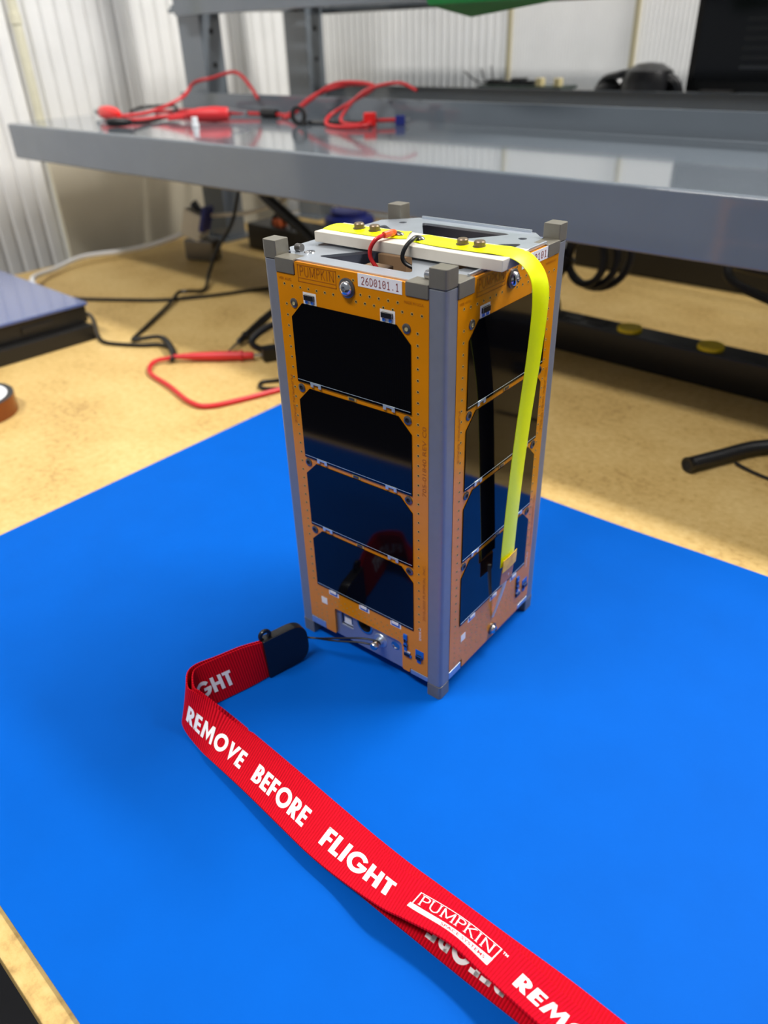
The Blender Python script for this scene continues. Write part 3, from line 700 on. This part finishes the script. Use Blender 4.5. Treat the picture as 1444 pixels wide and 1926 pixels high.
for sgn in (1, -1):
    MB().tube([ce, ce + Vector((6, 3.5, -.2)), ce.lerp(pn, .45) + Vector((0, 0, .8 + sgn * 1.0)), ce.lerp(pn, .8) + Vector((0, 0, 2.4 + 1.6 * sgn)), pn + Vector((.2, 1.2, 1.8 * sgn + .6)), pn + Vector((2.0, 2, .4))], .55, 6).build('cord', 'wire_black', lan)

# ================================================================== STEEL RISER SHELF
SH = 211.0
rs = bench_thing('steel_rack', 'grey painted steel riser rack with glossy shelf behind the satellite', 'rack', -970, 583, ZB)
def RB_(mb): return mb
def rbox(u0, u1, w0, w1, z0, z1): return MB().box(u0 + 970, u1 + 970, w0 - 583, w1 - 583, z0 - ZB, z1 - ZB)
def turned(mb, deg=.77, u0=0, w0=285):       # the shelf sits a touch out of square with the posts
    a = math.radians(deg); ca, sa = math.cos(a), math.sin(a); out = []
    for x, y, z in mb.v:
        dx, dy = x - 970 - u0, y + 583 - w0; out.append((dx * ca - dy * sa + u0 + 970, dx * sa + dy * ca + w0 - 583, z))
    mb.v = out; return mb
turned(rbox(-1045, 1300, 285, 566, SH - 48, SH)).build('shelf', 'paint_grey', rs, bevel=3, seg=3)
turned(rbox(-990, 1300, 566.2, 569, SH - 30, 236)).build('back_lip', 'paint_grey', rs, bevel=.8)
for u0 in (-1002, 1180):
    for w0 in (572, 800):
        p = rbox(u0, u0 + 60, w0, w0 + 42, ZB, 620).build('post', 'paint_grey', rs, bevel=2)
        for zz in (105, 150, 275, 322, 370):
            MB().cyl((u0 + 60.3 + 970, w0 + 21 - 583, zz), (u0 + 59 + 970, w0 + 21 - 583, zz), 4.2, seg=12).build('bolt_hole', 'hole_black', p)
        rbox(u0 - 12, u0 + 72, w0 - 16, w0 + 56, ZB, ZB + 5).build('foot_plate', 'paint_grey', p, bevel=1)
us = rbox(-968, 1300, 545, 556, 341, 400).build('upper_front_beam', 'paint_grey', rs, bevel=2)
us = rbox(-968, 1300, 846, 857, 341, 400).build('upper_rear_beam', 'paint_grey', rs, bevel=2)
for u0 in (-1000, 180, 1240): rbox(u0, u0 + 40, 556, 846, 346, 352).build('cross_bar', 'paint_grey', rs, bevel=1)
for k in range(8): rbox(-1000, 1290, 562 + k * 36, 562 + k * 36 + 22, 352.2, 357).build('deck_shade_slat', 'paint_grey', rs, bevel=.6)  # stand in for a perforated deck, spaced to block about half the lamp light
ds = rbox(-985, 1300, 850, 1020, 196, 206).build('rear_shelf', 'paint_grey', rs, bevel=1)
rbox(-985, 1300, 846, 850, 180, 231).build('rear_lip', 'paint_grey', ds, bevel=.8)

# things on the rear deck
mon = bench_thing('monitor', 'large dark monitor standing at the right behind the shelf', 'monitor', -60, 930, 206)
b = MB().box(-222, 300, -12, 18, 20, 330).build('monitor_body', 'case_black', mon, bevel=3)
MB().box(-212, 290, -13.2, -12, 34, 320).build('screen', 'screen_black', mon)
for k, ln in enumerate((150, 96, 128, 60, 140, 84)): MB().box(-150, -150 + ln, -13.6, -13.2, 104 - k * 11, 108 - k * 11).build('screen_text', 'screen_grey', mon)
MB().box(-60, 140, -40, 60, 0, 8).build('stand_foot', 'case_black', mon, bevel=2); MB().box(10, 70, 16, 34, 6, 160).build('stand_neck', 'case_black', mon, bevel=2)
MB().box(-196, -150, -30, 4, 0, 24).build('corner_foot', 'case_black', mon, bevel=3)
hp = bench_thing('headphones', 'black headphones lying behind the shelf beside the monitor', 'headphones', -352, 900, 206)
MB().lathe([(30, 0), (38, 6), (38, 34), (32, 48), (18, 56), (2, 58)], (22, 0, 0), (0, 0, 1), 24).build('ear_cup', 'plastic_black', hp)
MB().lathe([(24, 0), (30, 4), (30, 26), (22, 36), (2, 38)], (-34, 10, 0), (0, 0, 1), 24).build('ear_cup', 'plastic_black', hp)
MB().tube([(-64, 0, 6), (-46, -8, 34), (-20, -14, 42), (0, -12, 46)], 5, 8).build('headband', 'plastic_black', hp)
MB().tube([(50, -4, 38), (66, -6, 32), (76, -4, 8)], 8, 8).build('headband_end', 'plastic_black', hp)
pb = bench_thing('prototype_board', 'flat dark circuit board with loose wire ends behind the shelf', 'circuit board', -560, 890, 206)
MB().box(-50, 106, -22, 26, 22, 27).build('board', 'board_green', pb, bevel=.5)
for x in (-44, 100):
    for y in (-16, 20): MB().cyl((x, y, 0), (x, y, 22), 3, seg=8).build('standoff', 'steel_dark', pb)
for x, hh in ((-30, 8), (-8, 6), (16, 10), (40, 7)): MB().box(x - 9, x + 9, -12, 10, 27, 27 + hh).build('chip', 'part_black', pb, bevel=.5)
for x in (64, 96): MB().box(x - 5, x + 5, -20, -8, 27, 38).build('terminal', 'brass', pb, bevel=.5)
for k, (x, dx) in enumerate(((-60, -26), (-42, -10), (-24, -8))): MB().tube([(x + 30, -10, 28), (x, -12, 32), (x + dx, -12, 46 + 4 * k)], 1.2, 6).build('loose_wire', 'wire_black', pb)
ms = bench_thing('computer_mouse', 'low black mouse at the right edge in front of the monitor', 'mouse', -118, 879, 206)
msh = MB().lathe([(34, 0), (40, 8), (38, 20), (26, 32), (2, 38)], (0, 0, 0), (0, 0, 1), 24); msh.v = [(x, y * .62, z) for x, y, z in msh.v]; msh.build('mouse_shell', 'plastic_black', ms); MB().tube([(0, 20, 20), (30, 30, 22), (70, 26, 12)], 2.4, 6).build('mouse_cord', 'rubber_black', ms)
gb = bench_thing('green_bin', 'green plastic bin hanging below the upper shelf at the top', 'bin', -330, 500, 322)
g = MB(); g.add([(-64, -20, 12), (64, -34, 12), (64, 40, 12), (-50, 40, 0), (-74, -44, 80), (90, -60, 80), (90, 44, 80), (-74, 44, 80)], [(0, 3, 2, 1), (0, 1, 5, 4), (1, 2, 6, 5), (2, 3, 7, 6), (3, 0, 4, 7)])
g.build('bin_shell', 'bin_green', gb, bevel=1); MB().box(-80, 94, -66, -58, 74, 84).build('bin_rim', 'bin_green', gb, bevel=1)
MB().box(-40, 60, 38, 44, 60, 110).build('hang_hook', 'bin_green', gb)

# things on the shelf: red and black clip leads
def croc(name, label, u, w, rz, m, small=False):
    k = .8 if small else 1.35
    t = bench_thing(name, label, 'clip', u, w, SH, rz, 'crocodile clips on the shelf')
    MB().lathe([(2.2 * k, 0), (4 * k, 3 * k), (6.5 * k, 14 * k), (7.4 * k, 30 * k), (6.4 * k, 44 * k), (5 * k, 46 * k)], (0, 0, 7.5 * k), (1, 0, 0), 14).build('insulator', m, t)
    for sg in (1, -1): MB().obox((54 * k, 0, 7.5 * k + sg * 2.6 * k), (11 * k, 3.2 * k, 1.0 * k), Matrix.Rotation(sg * .14, 3, 'Y')).build('jaw', 'steel', t, bevel=.3)
    return t
croc('crocodile_clip', 'red crocodile clip at the far left end of the shelf', -880, 366, math.radians(180 - 8), 'clip_red')
croc('crocodile_clip', 'red crocodile clip pointing right, with silver jaws', -770, 405, math.radians(38), 'lead_red')
croc('crocodile_clip', 'small black crocodile clip at the shelf front edge', -800, 338, math.radians(215), 'plastic_black', True)
z0 = SH + 2.6
bench_cable('red_lead', 'red lead looping up at the back of the shelf beside the post', 'cable',
            [(-905, 372, z0 + 3), (-885, 420, z0 + 6), (-870, 470, z0 + 22), (-905, 520, z0 + 38), (-890, 545, z0 + 44), (-830, 546, z0 + 52), (-790, 540, z0 + 34), (-770, 536, z0 + 18)], 2.5, 'lead_red')
bench_cable('red_lead', 'straight red lead running along the shelf into black sleeve', 'cable',
            [(-950, 470, z0), (-870, 480, z0 + 4), (-800, 492, z0 + 3), (-740, 506, z0 + 2), (-700, 512, z0 + 2), (-672, 512, z0 + 4), (-640, 530, z0 + 26), (-600, 548, z0 + 38), (-560, 552, z0 + 40)], 2.6, 'lead_red')
bench_cable('red_lead', 'red lead lying across the two red crocodile clips', 'cable',
            [(-895, 362, z0 + 3), (-850, 372, z0 + 1), (-820, 410, z0 + 4), (-790, 450, z0 + 8), (-770, 430, z0 + 6), (-790, 390, z0 + 3), (-772, 404, z0 + 5)], 2.5, 'lead_red')
bench_cable('black_lead', 'black lead crossing the red leads at the left of the shelf', 'cable',
            [(-905, 400, z0 + 8), (-930, 440, z0 + 10), (-890, 470, z0 + 10), (-840, 420, z0 + 2), (-815, 370, z0), (-803, 342, z0 + 2)], 2.2, 'wire_black')
bench_cable('red_lead', 'red lead making the big open loop beside the black ring', 'cable',
            [(-690, 512, z0), (-660, 500, z0 + 2), (-640, 520, z0 + 20), (-610, 545, z0 + 40), (-540, 545, z0 + 38), (-560, 520, z0 + 20), (-570, 490, z0 + 6), (-540, 458, z0), (-500, 450, z0), (-480, 470, z0 + 1), (-500, 492, z0 + 2)], 2.5, 'lead_red')
bench_cable('red_lead', 'thin red lead curving over into the red connector', 'cable',
            [(-470, 550, z0 + 34), (-500, 548, z0 + 42), (-540, 530, z0 + 34), (-552, 505, z0 + 14), (-540, 482, z0 + 2), (-510, 478, z0), (-506, 492, z0 + 2)], 2.0, 'lead_red')
bench_cable('black_lead', 'short black lead beside the red connector', 'cable', [(-590, 470, z0), (-560, 486, z0), (-530, 494, z0), (-508, 496, z0 + 1)], 2.6, 'wire_black')
t = bench_thing('cable_sleeve', 'black sleeve around the straight red lead', 'cable sleeve', -716, 509, SH); MB().cyl((-15, 0, 5.5), (15, 3, 5.5), 5.5, seg=14).cyl((-19, 0, 5.5), (-15, 0, 5.5), 3.5, seg=12).build('sleeve', 'rubber_black', t, bevel=.8)
t = bench_thing('rubber_ring', 'small black ring standing on the shelf', 'ring', -592, 456, SH)
MB().lathe([(7, -2.5), (11, -2.5), (11.6, 0), (11, 2.5), (7, 2.5)], (0, 0, 11.6), (.35, -1, 0), 22, closed=True).build('ring_body', 'rubber_black', t); MB().box(5, 13, -3, 3, 0, 6).build('ring_tab', 'rubber_black', t, bevel=.8)
t = bench_thing('red_connector', 'chunky red connector with blue tip at the end of the leads', 'connector', -500, 494, SH, math.radians(42))
MB().box(-8, 8, -8, 8, 0, 15).build('connector_body', 'clip_red', t, bevel=1.5); MB().cyl((8, 0, 6), (32, 0, 6), 2.4, seg=10).build('connector_lead', 'lead_red', t)
MB().box(32, 44, -5, 5, 0, 11).build('blue_tip', 'blue_dark', t, bevel=.8); MB().cyl((44, 0, 6), (50, 0, 6), 2, seg=10).build('metal_tip', 'steel', t)
t = bench_thing('cable_ferrule', 'tiny pale blue and white ferrule near the shelf front', 'ferrule', -712, 378, SH); MB().cyl((0, 0, 4), (0, 0, 12), 4, seg=12).cyl((0, 0, 0), (0, 0, 4), 5, seg=12).build('ferrule_body', 'core_white', t, bevel=.6)

# ================================================================== THINGS ON THE BENCH
def bpts(pts): return pts
cb = bench_thing('instrument_case', 'flat black case with glossy blue-black lid at left edge', 'case', -800, 20, ZB)
MB().box(-260, 152, -200, 122, 0, 19).build('case_base', 'case_black', cb, bevel=2)
MB().box(-250, 138, -195, 124, 19.5, 40).build('case_body', 'case_black', cb, bevel=2)
MB().box(-252, 142, -197, 126, 40.2, 44).build('case_lid', 'case_top', cb, bevel=1.2)
for y in (-60, 60): MB().box(137.5, 140, y - 20, y + 20, 26, 33).build('latch', 'part_black', cb, bevel=.5)
zc = ZB + 2.6
bench_cable('black_cable', 'black cord from the case running right towards the satellite', 'cable', [(-900, 182, zc), (-850, 196, zc), (-808, 218, zc), (-760, 250, zc), (-715, 284, zc), (-677, 338, zc), (-650, 392, zc), (-620, 436, zc), (-560, 480, zc)], 2.5, 'wire_black')
bench_cable('black_cable', 'black cord hanging from the shelf down onto the bench', 'cable', [(-700, 440, 160), (-706, 430, 122), (-722, 424, 80), (-745, 410, 44), (-740, 384, 14), (-708, 350, zc + 1), (-706, 322, zc + 5), (-712, 308, zc + 5), (-686, 275, zc + 2), (-627, 196, zc), (-603, 166, zc), (-592, 172, zc + 2), (-572, 184, zc + 5), (-545, 178, zc + 6), (-512, 164, zc + 4), (-498, 152, zc + 2)], lambda t: 2.6 if t < .8 else 2.6 + 1.6 * math.sin((t - .8) / .2 * math.pi), 'wire_black')
bench_cable('black_cable', 'black cord curving along the bench from the case corner', 'cable', [(-790, 172, zc), (-753, 182, zc), (-728, 180, zc), (-686, 162, zc), (-651, 146, zc), (-620, 139, zc), (-580, 159, zc), (-560, 176, zc), (-540, 178, zc)], 2.4, 'wire_black')
# red test probe
rp = bench_thing('test_probe', 'red test probe lying on the bench with its red lead', 'test probe', -433, 219, ZB, math.radians(221))
MB().lathe([(3.4, 0), (4.2, 2), (4.4, 12), (6.4, 13), (6.4, 15), (5.0, 16), (5.4, 40), (4.4, 70), (3.0, 86), (2.6, 92)], (0, 0, 6.5), (1, 0, 0), 14).build('probe_handle', 'lead_red', rp)
MB().cyl((-24, 0, 6.5), (0, 0, 6.5), 1.2, 1.6, seg=8).build('probe_tip', 'steel', rp)
R2 = Matrix.Rotation(-math.radians(221), 2)
def rel(u, w, z): v = R2 @ Vector((u + 433, w - 219)); return (v.x, v.y, z)
MB().tube([rel(-502, 158, 6), rel(-512, 138, 4.4), rel(-490, 118, 3), rel(-440, 110, 3), rel(-390, 100, 3), rel(-366, 106, 3), rel(-352, 140, 3), rel(-340, 182, 3), rel(-326, 216, 3)], 2.6, 8).build('probe_lead', 'lead_red', rp)
# black test probe
kp_ = bench_thing('test_probe', 'black test probe propped behind the satellite with bare tip', 'test probe', -474, 213, ZB, math.radians(111))
def kt(t): return (t, 0, 3 + t * .12)
MB().cyl(kt(0), kt(24), 1.1, 2.0, seg=8).build('probe_tip', 'steel', kp_)
q = Vector(kt(1)) - Vector(kt(0))
MB().lathe([(2.6, 0), (4.0, 2), (4.2, 16), (5.6, 17), (5.6, 19), (4.6, 20), (5.4, 60), (4.2, 100), (3, 116)], kt(24), q, 14).build('probe_handle', 'plastic_black', kp_)
MB().tube([kt(138), (165, 4, 16), (190, -6, 6), (196, -30, 3), (170, -44, 3), (120, -34, 3), (80, -30, 3), (50, -36, 3)], 2.4, 8).build('probe_lead', 'wire_black', kp_)
t = bench_thing('probe_clip', 'black plastic clip lying behind the satellite near red probe', 'clip', -418, 238, ZB, math.radians(60))
MB().obox((10, 0, 9), (26, 7, 8), Matrix.Rotation(.1, 3, 'Z')).build('clip_body', 'plastic_black', t, bevel=2); MB().tube([(-10, 4, 8), (-24, 10, 20), (0, 16, 34), (40, 14, 40)], 4, 8).build('clip_arm', 'plastic_black', t)
bench_cable('black_lead', 'thin black lead bent in a hairpin beside satellite and red lead', 'cable', [(-330, 232, zc + 6), (-362, 196, zc), (-372, 180, zc), (-360, 170, zc), (-335, 186, zc + 1), (-318, 205, zc + 1)], 2.0, 'wire_black')
# amber tape roll
tr = bench_thing('tape_roll', 'roll of amber polyimide tape on white core at left edge', 'tape roll', -538, -52, ZB)
MB().lathe([(25.5, 0), (32.5, 0), (32.5, 19), (25.5, 19)], (0, 0, 0), (0, 0, 1), 40, closed=True).build('tape_core', 'core_white', tr)
MB().lathe([(32.6, .5), (38.5, .5), (38.5, 18.5), (32.6, 18.5)], (0, 0, 0), (0, 0, 1), 40, closed=True).build('tape_layers', 'tape_amber', tr)
MB().lathe([(32.8, 18.5), (38.4, 18.5), (38.4, 18.9), (32.8, 18.9)], (0, 0, 0), (0, 0, 1), 40, closed=True).build('tape_face', 'part_black', tr)
# white cable with plug
bench_cable('white_cable', 'flat white cable rising from the case to the white plug', 'cable', [(-800, 152, 12), (-870, 175, 13), (-940, 205, 12), (-985, 260, 6), (-1005, 320, 10), (-985, 385, 10), (-950, 420, 18), (-905, 446, 34), (-890, 452, 42)], 4.2, 'cable_white')
wp = bench_thing('wall_plug', 'white box plug with blue tab in front of the grey post', 'plug', -872, 462, ZB, math.radians(20))
MB().obox((0, 0, 56), (19, 14, 22), Matrix.Rotation(.35, 3, 'Y')).build('plug_body', 'plug_white', wp, bevel=3)
MB().obox((24, -4, 66), (4, 12, 20), Matrix.Rotation(.35, 3, 'Y')).build('plug_tab', 'blue_dark', wp, bevel=1); MB().obox((6, 0, 82), (6, 3, 10), Matrix.Rotation(-.6, 3, 'Y')).build('plug_prong', 'part_black', wp, bevel=1)
MB().box(-22, 34, -14, 14, 0, 34).build('plug_stand', 'steel_dark', wp, bevel=4)
bench_cable('white_cable', 'thin white cable running right from the plug behind hanging cord', 'cable', [(-850, 475, 68), (-810, 486, 72), (-770, 500, 78), (-730, 520, 92), (-700, 540, 110)], 3.0, 'plug_white')
bx = bench_thing('power_adapter', 'dark box behind the satellite below the hanging cord', 'adapter', -800, 590, ZB)
MB().box(-70, 90, -28, 40, 0, 42).build('adapter_body', 'case_black', bx, bevel=3); MB().tube([(-20, -10, 42), (0, -16, 60), (20, -12, 52), (34, -8, 42)], 4, 8).build('adapter_cord', 'wire_black', bx); MB().box(-6, 14, -22, -6, 42, 54).build('orange_tab', 'orange_small', bx, bevel=2)
bench_cable('monitor_cable', 'thick black cable slanting down behind the satellite under shelf', 'cable', [(-800, 520, 140), (-745, 505, 108), (-695, 500, 86), (-650, 500, 64), (-600, 505, 30), (-560, 515, 6)], 8.5, 'rubber_black')
t = bench_thing('blue_container', 'dark blue round container behind satellite under the shelf', 'container', -745, 690, ZB)
MB().lathe([(40, 0), (44, 4), (44, 40), (40, 46), (30, 48)], (0, 0, 0), (0, 0, 1), 28).build('container_body', 'blue_dark', t); MB().lathe([(30, 48), (32, 48), (32, 56), (2, 57)], (0, 0, 0), (0, 0, 1), 28).build('container_lid', 'blue_dark', t)
# black bar with yellow caps
st = bench_thing('power_strip', 'long black power strip with two round yellow caps on top', 'power strip', -60, 476, ZB)
MB().box(-420, 600, -17, 17, 0, 36).build('strip_body', 'plastic_black', st, bevel=3)
for x in (-46, 42): MB().lathe([(13, 36), (13, 39), (12.4, 40), (2, 40.2)], (x, -3, 0), (0, 0, 1), 28).build('yellow_cap', 'cap_yellow', st)
for x in (-150, -122, -94): MB().box(x, x + 20, -10, 8, 36, 37).build('socket_cover', 'case_black', st, bevel=.6)
# black box added to stand for the darkness behind the bench, and the cables in front of it
dt = bench_thing('rear_shade_box', 'long added black box standing for the shade behind the bench', 'case', 200, 800, ZB)
MB().box(-560, 900, -8, 34, 0, 118).build('case_body', 'case_black', dt, bevel=3); MB().box(-560, 900, -9, -7, 52, 58).build('shade_box_seam', 'part_black', dt)
for x in (-300, 300): MB().tube([(x, 10, 116), (x + 20, 10, 134), (x + 80, 10, 134), (x + 100, 10, 116)], 5, 8).build('shade_box_handle', 'plastic_black', dt)
t = bench_thing('cable_coil', 'coil of black cable hanging behind the satellite on the right', 'cable', -222, 545, ZB)
for k in range(3):
    MB().lathe([(r + 4.5 * math.cos(a), 4.5 * math.sin(a)) for r in (27 + k * 5,) for a in [i * math.pi / 4 for i in range(8)]], (20 + k * 4, -6 + k * 7, 82 + k * 2), (.25 * (k - 1), -1, .12), 28, closed=True).build('cable_loop', 'rubber_black', t)
MB().tube([(-10, 0, 84), (-24, -10, 60), (-20, -20, 36), (-14, -24, 20), (-26, -30, 2)], 15, 12).build('cable_bundle', 'rubber_black', t)
bench_cable('black_cable', 'black cable loop hanging under the shelf at the right edge', 'cable', [(-50, 560, 96), (-40, 548, 84), (-20, 540, 78), (20, 536, 70), (70, 536, 66), (120, 545, 80), (160, 560, 110)], 5, 'rubber_black')
bench_cable('black_cable', 'short black cable stub under the shelf above the yellow caps', 'cable', [(-60, 590, 108), (-50, 572, 96), (-20, 556, 95), (40, 552, 96), (120, 556, 100), (180, 570, 108)], 7, 'rubber_black')
# corrugated conduit and thin cable at right
cdt = bench_thing('flexible_conduit', 'black ribbed flexible conduit with open end on bench at right', 'conduit', 48, 283, ZB)
MB().tube([(0, 0, 6.6), (14, 30, 6.6), (32, 66, 6.8), (62, 92, 7), (110, 112, 7), (180, 120, 7)], 6.2, 14).build('conduit_tube', 'conduit_black', cdt)
MB().lathe([(4.2, -.6), (6.6, -.6), (6.6, 2), (6.2, 3), (4.2, 3)], (0, 0, 6.6), (14, 30, 0), 18, closed=True).build('conduit_rim', 'plastic_black', cdt); MB().cyl((.3, .6, 6.6), (-.15, -.3, 6.6), 4.4, seg=16).build('conduit_mouth', 'hole_black', cdt)
bench_cable('thin_cable', 'thin black cable leaving the conduit towards the right edge', 'cable', [(74, 318, ZB + 3), (88, 314, ZB + 2), (106, 311, ZB + 1.6), (150, 306, ZB + 1.6), (200, 304, ZB + 1.6)], 1.4, 'wire_black')
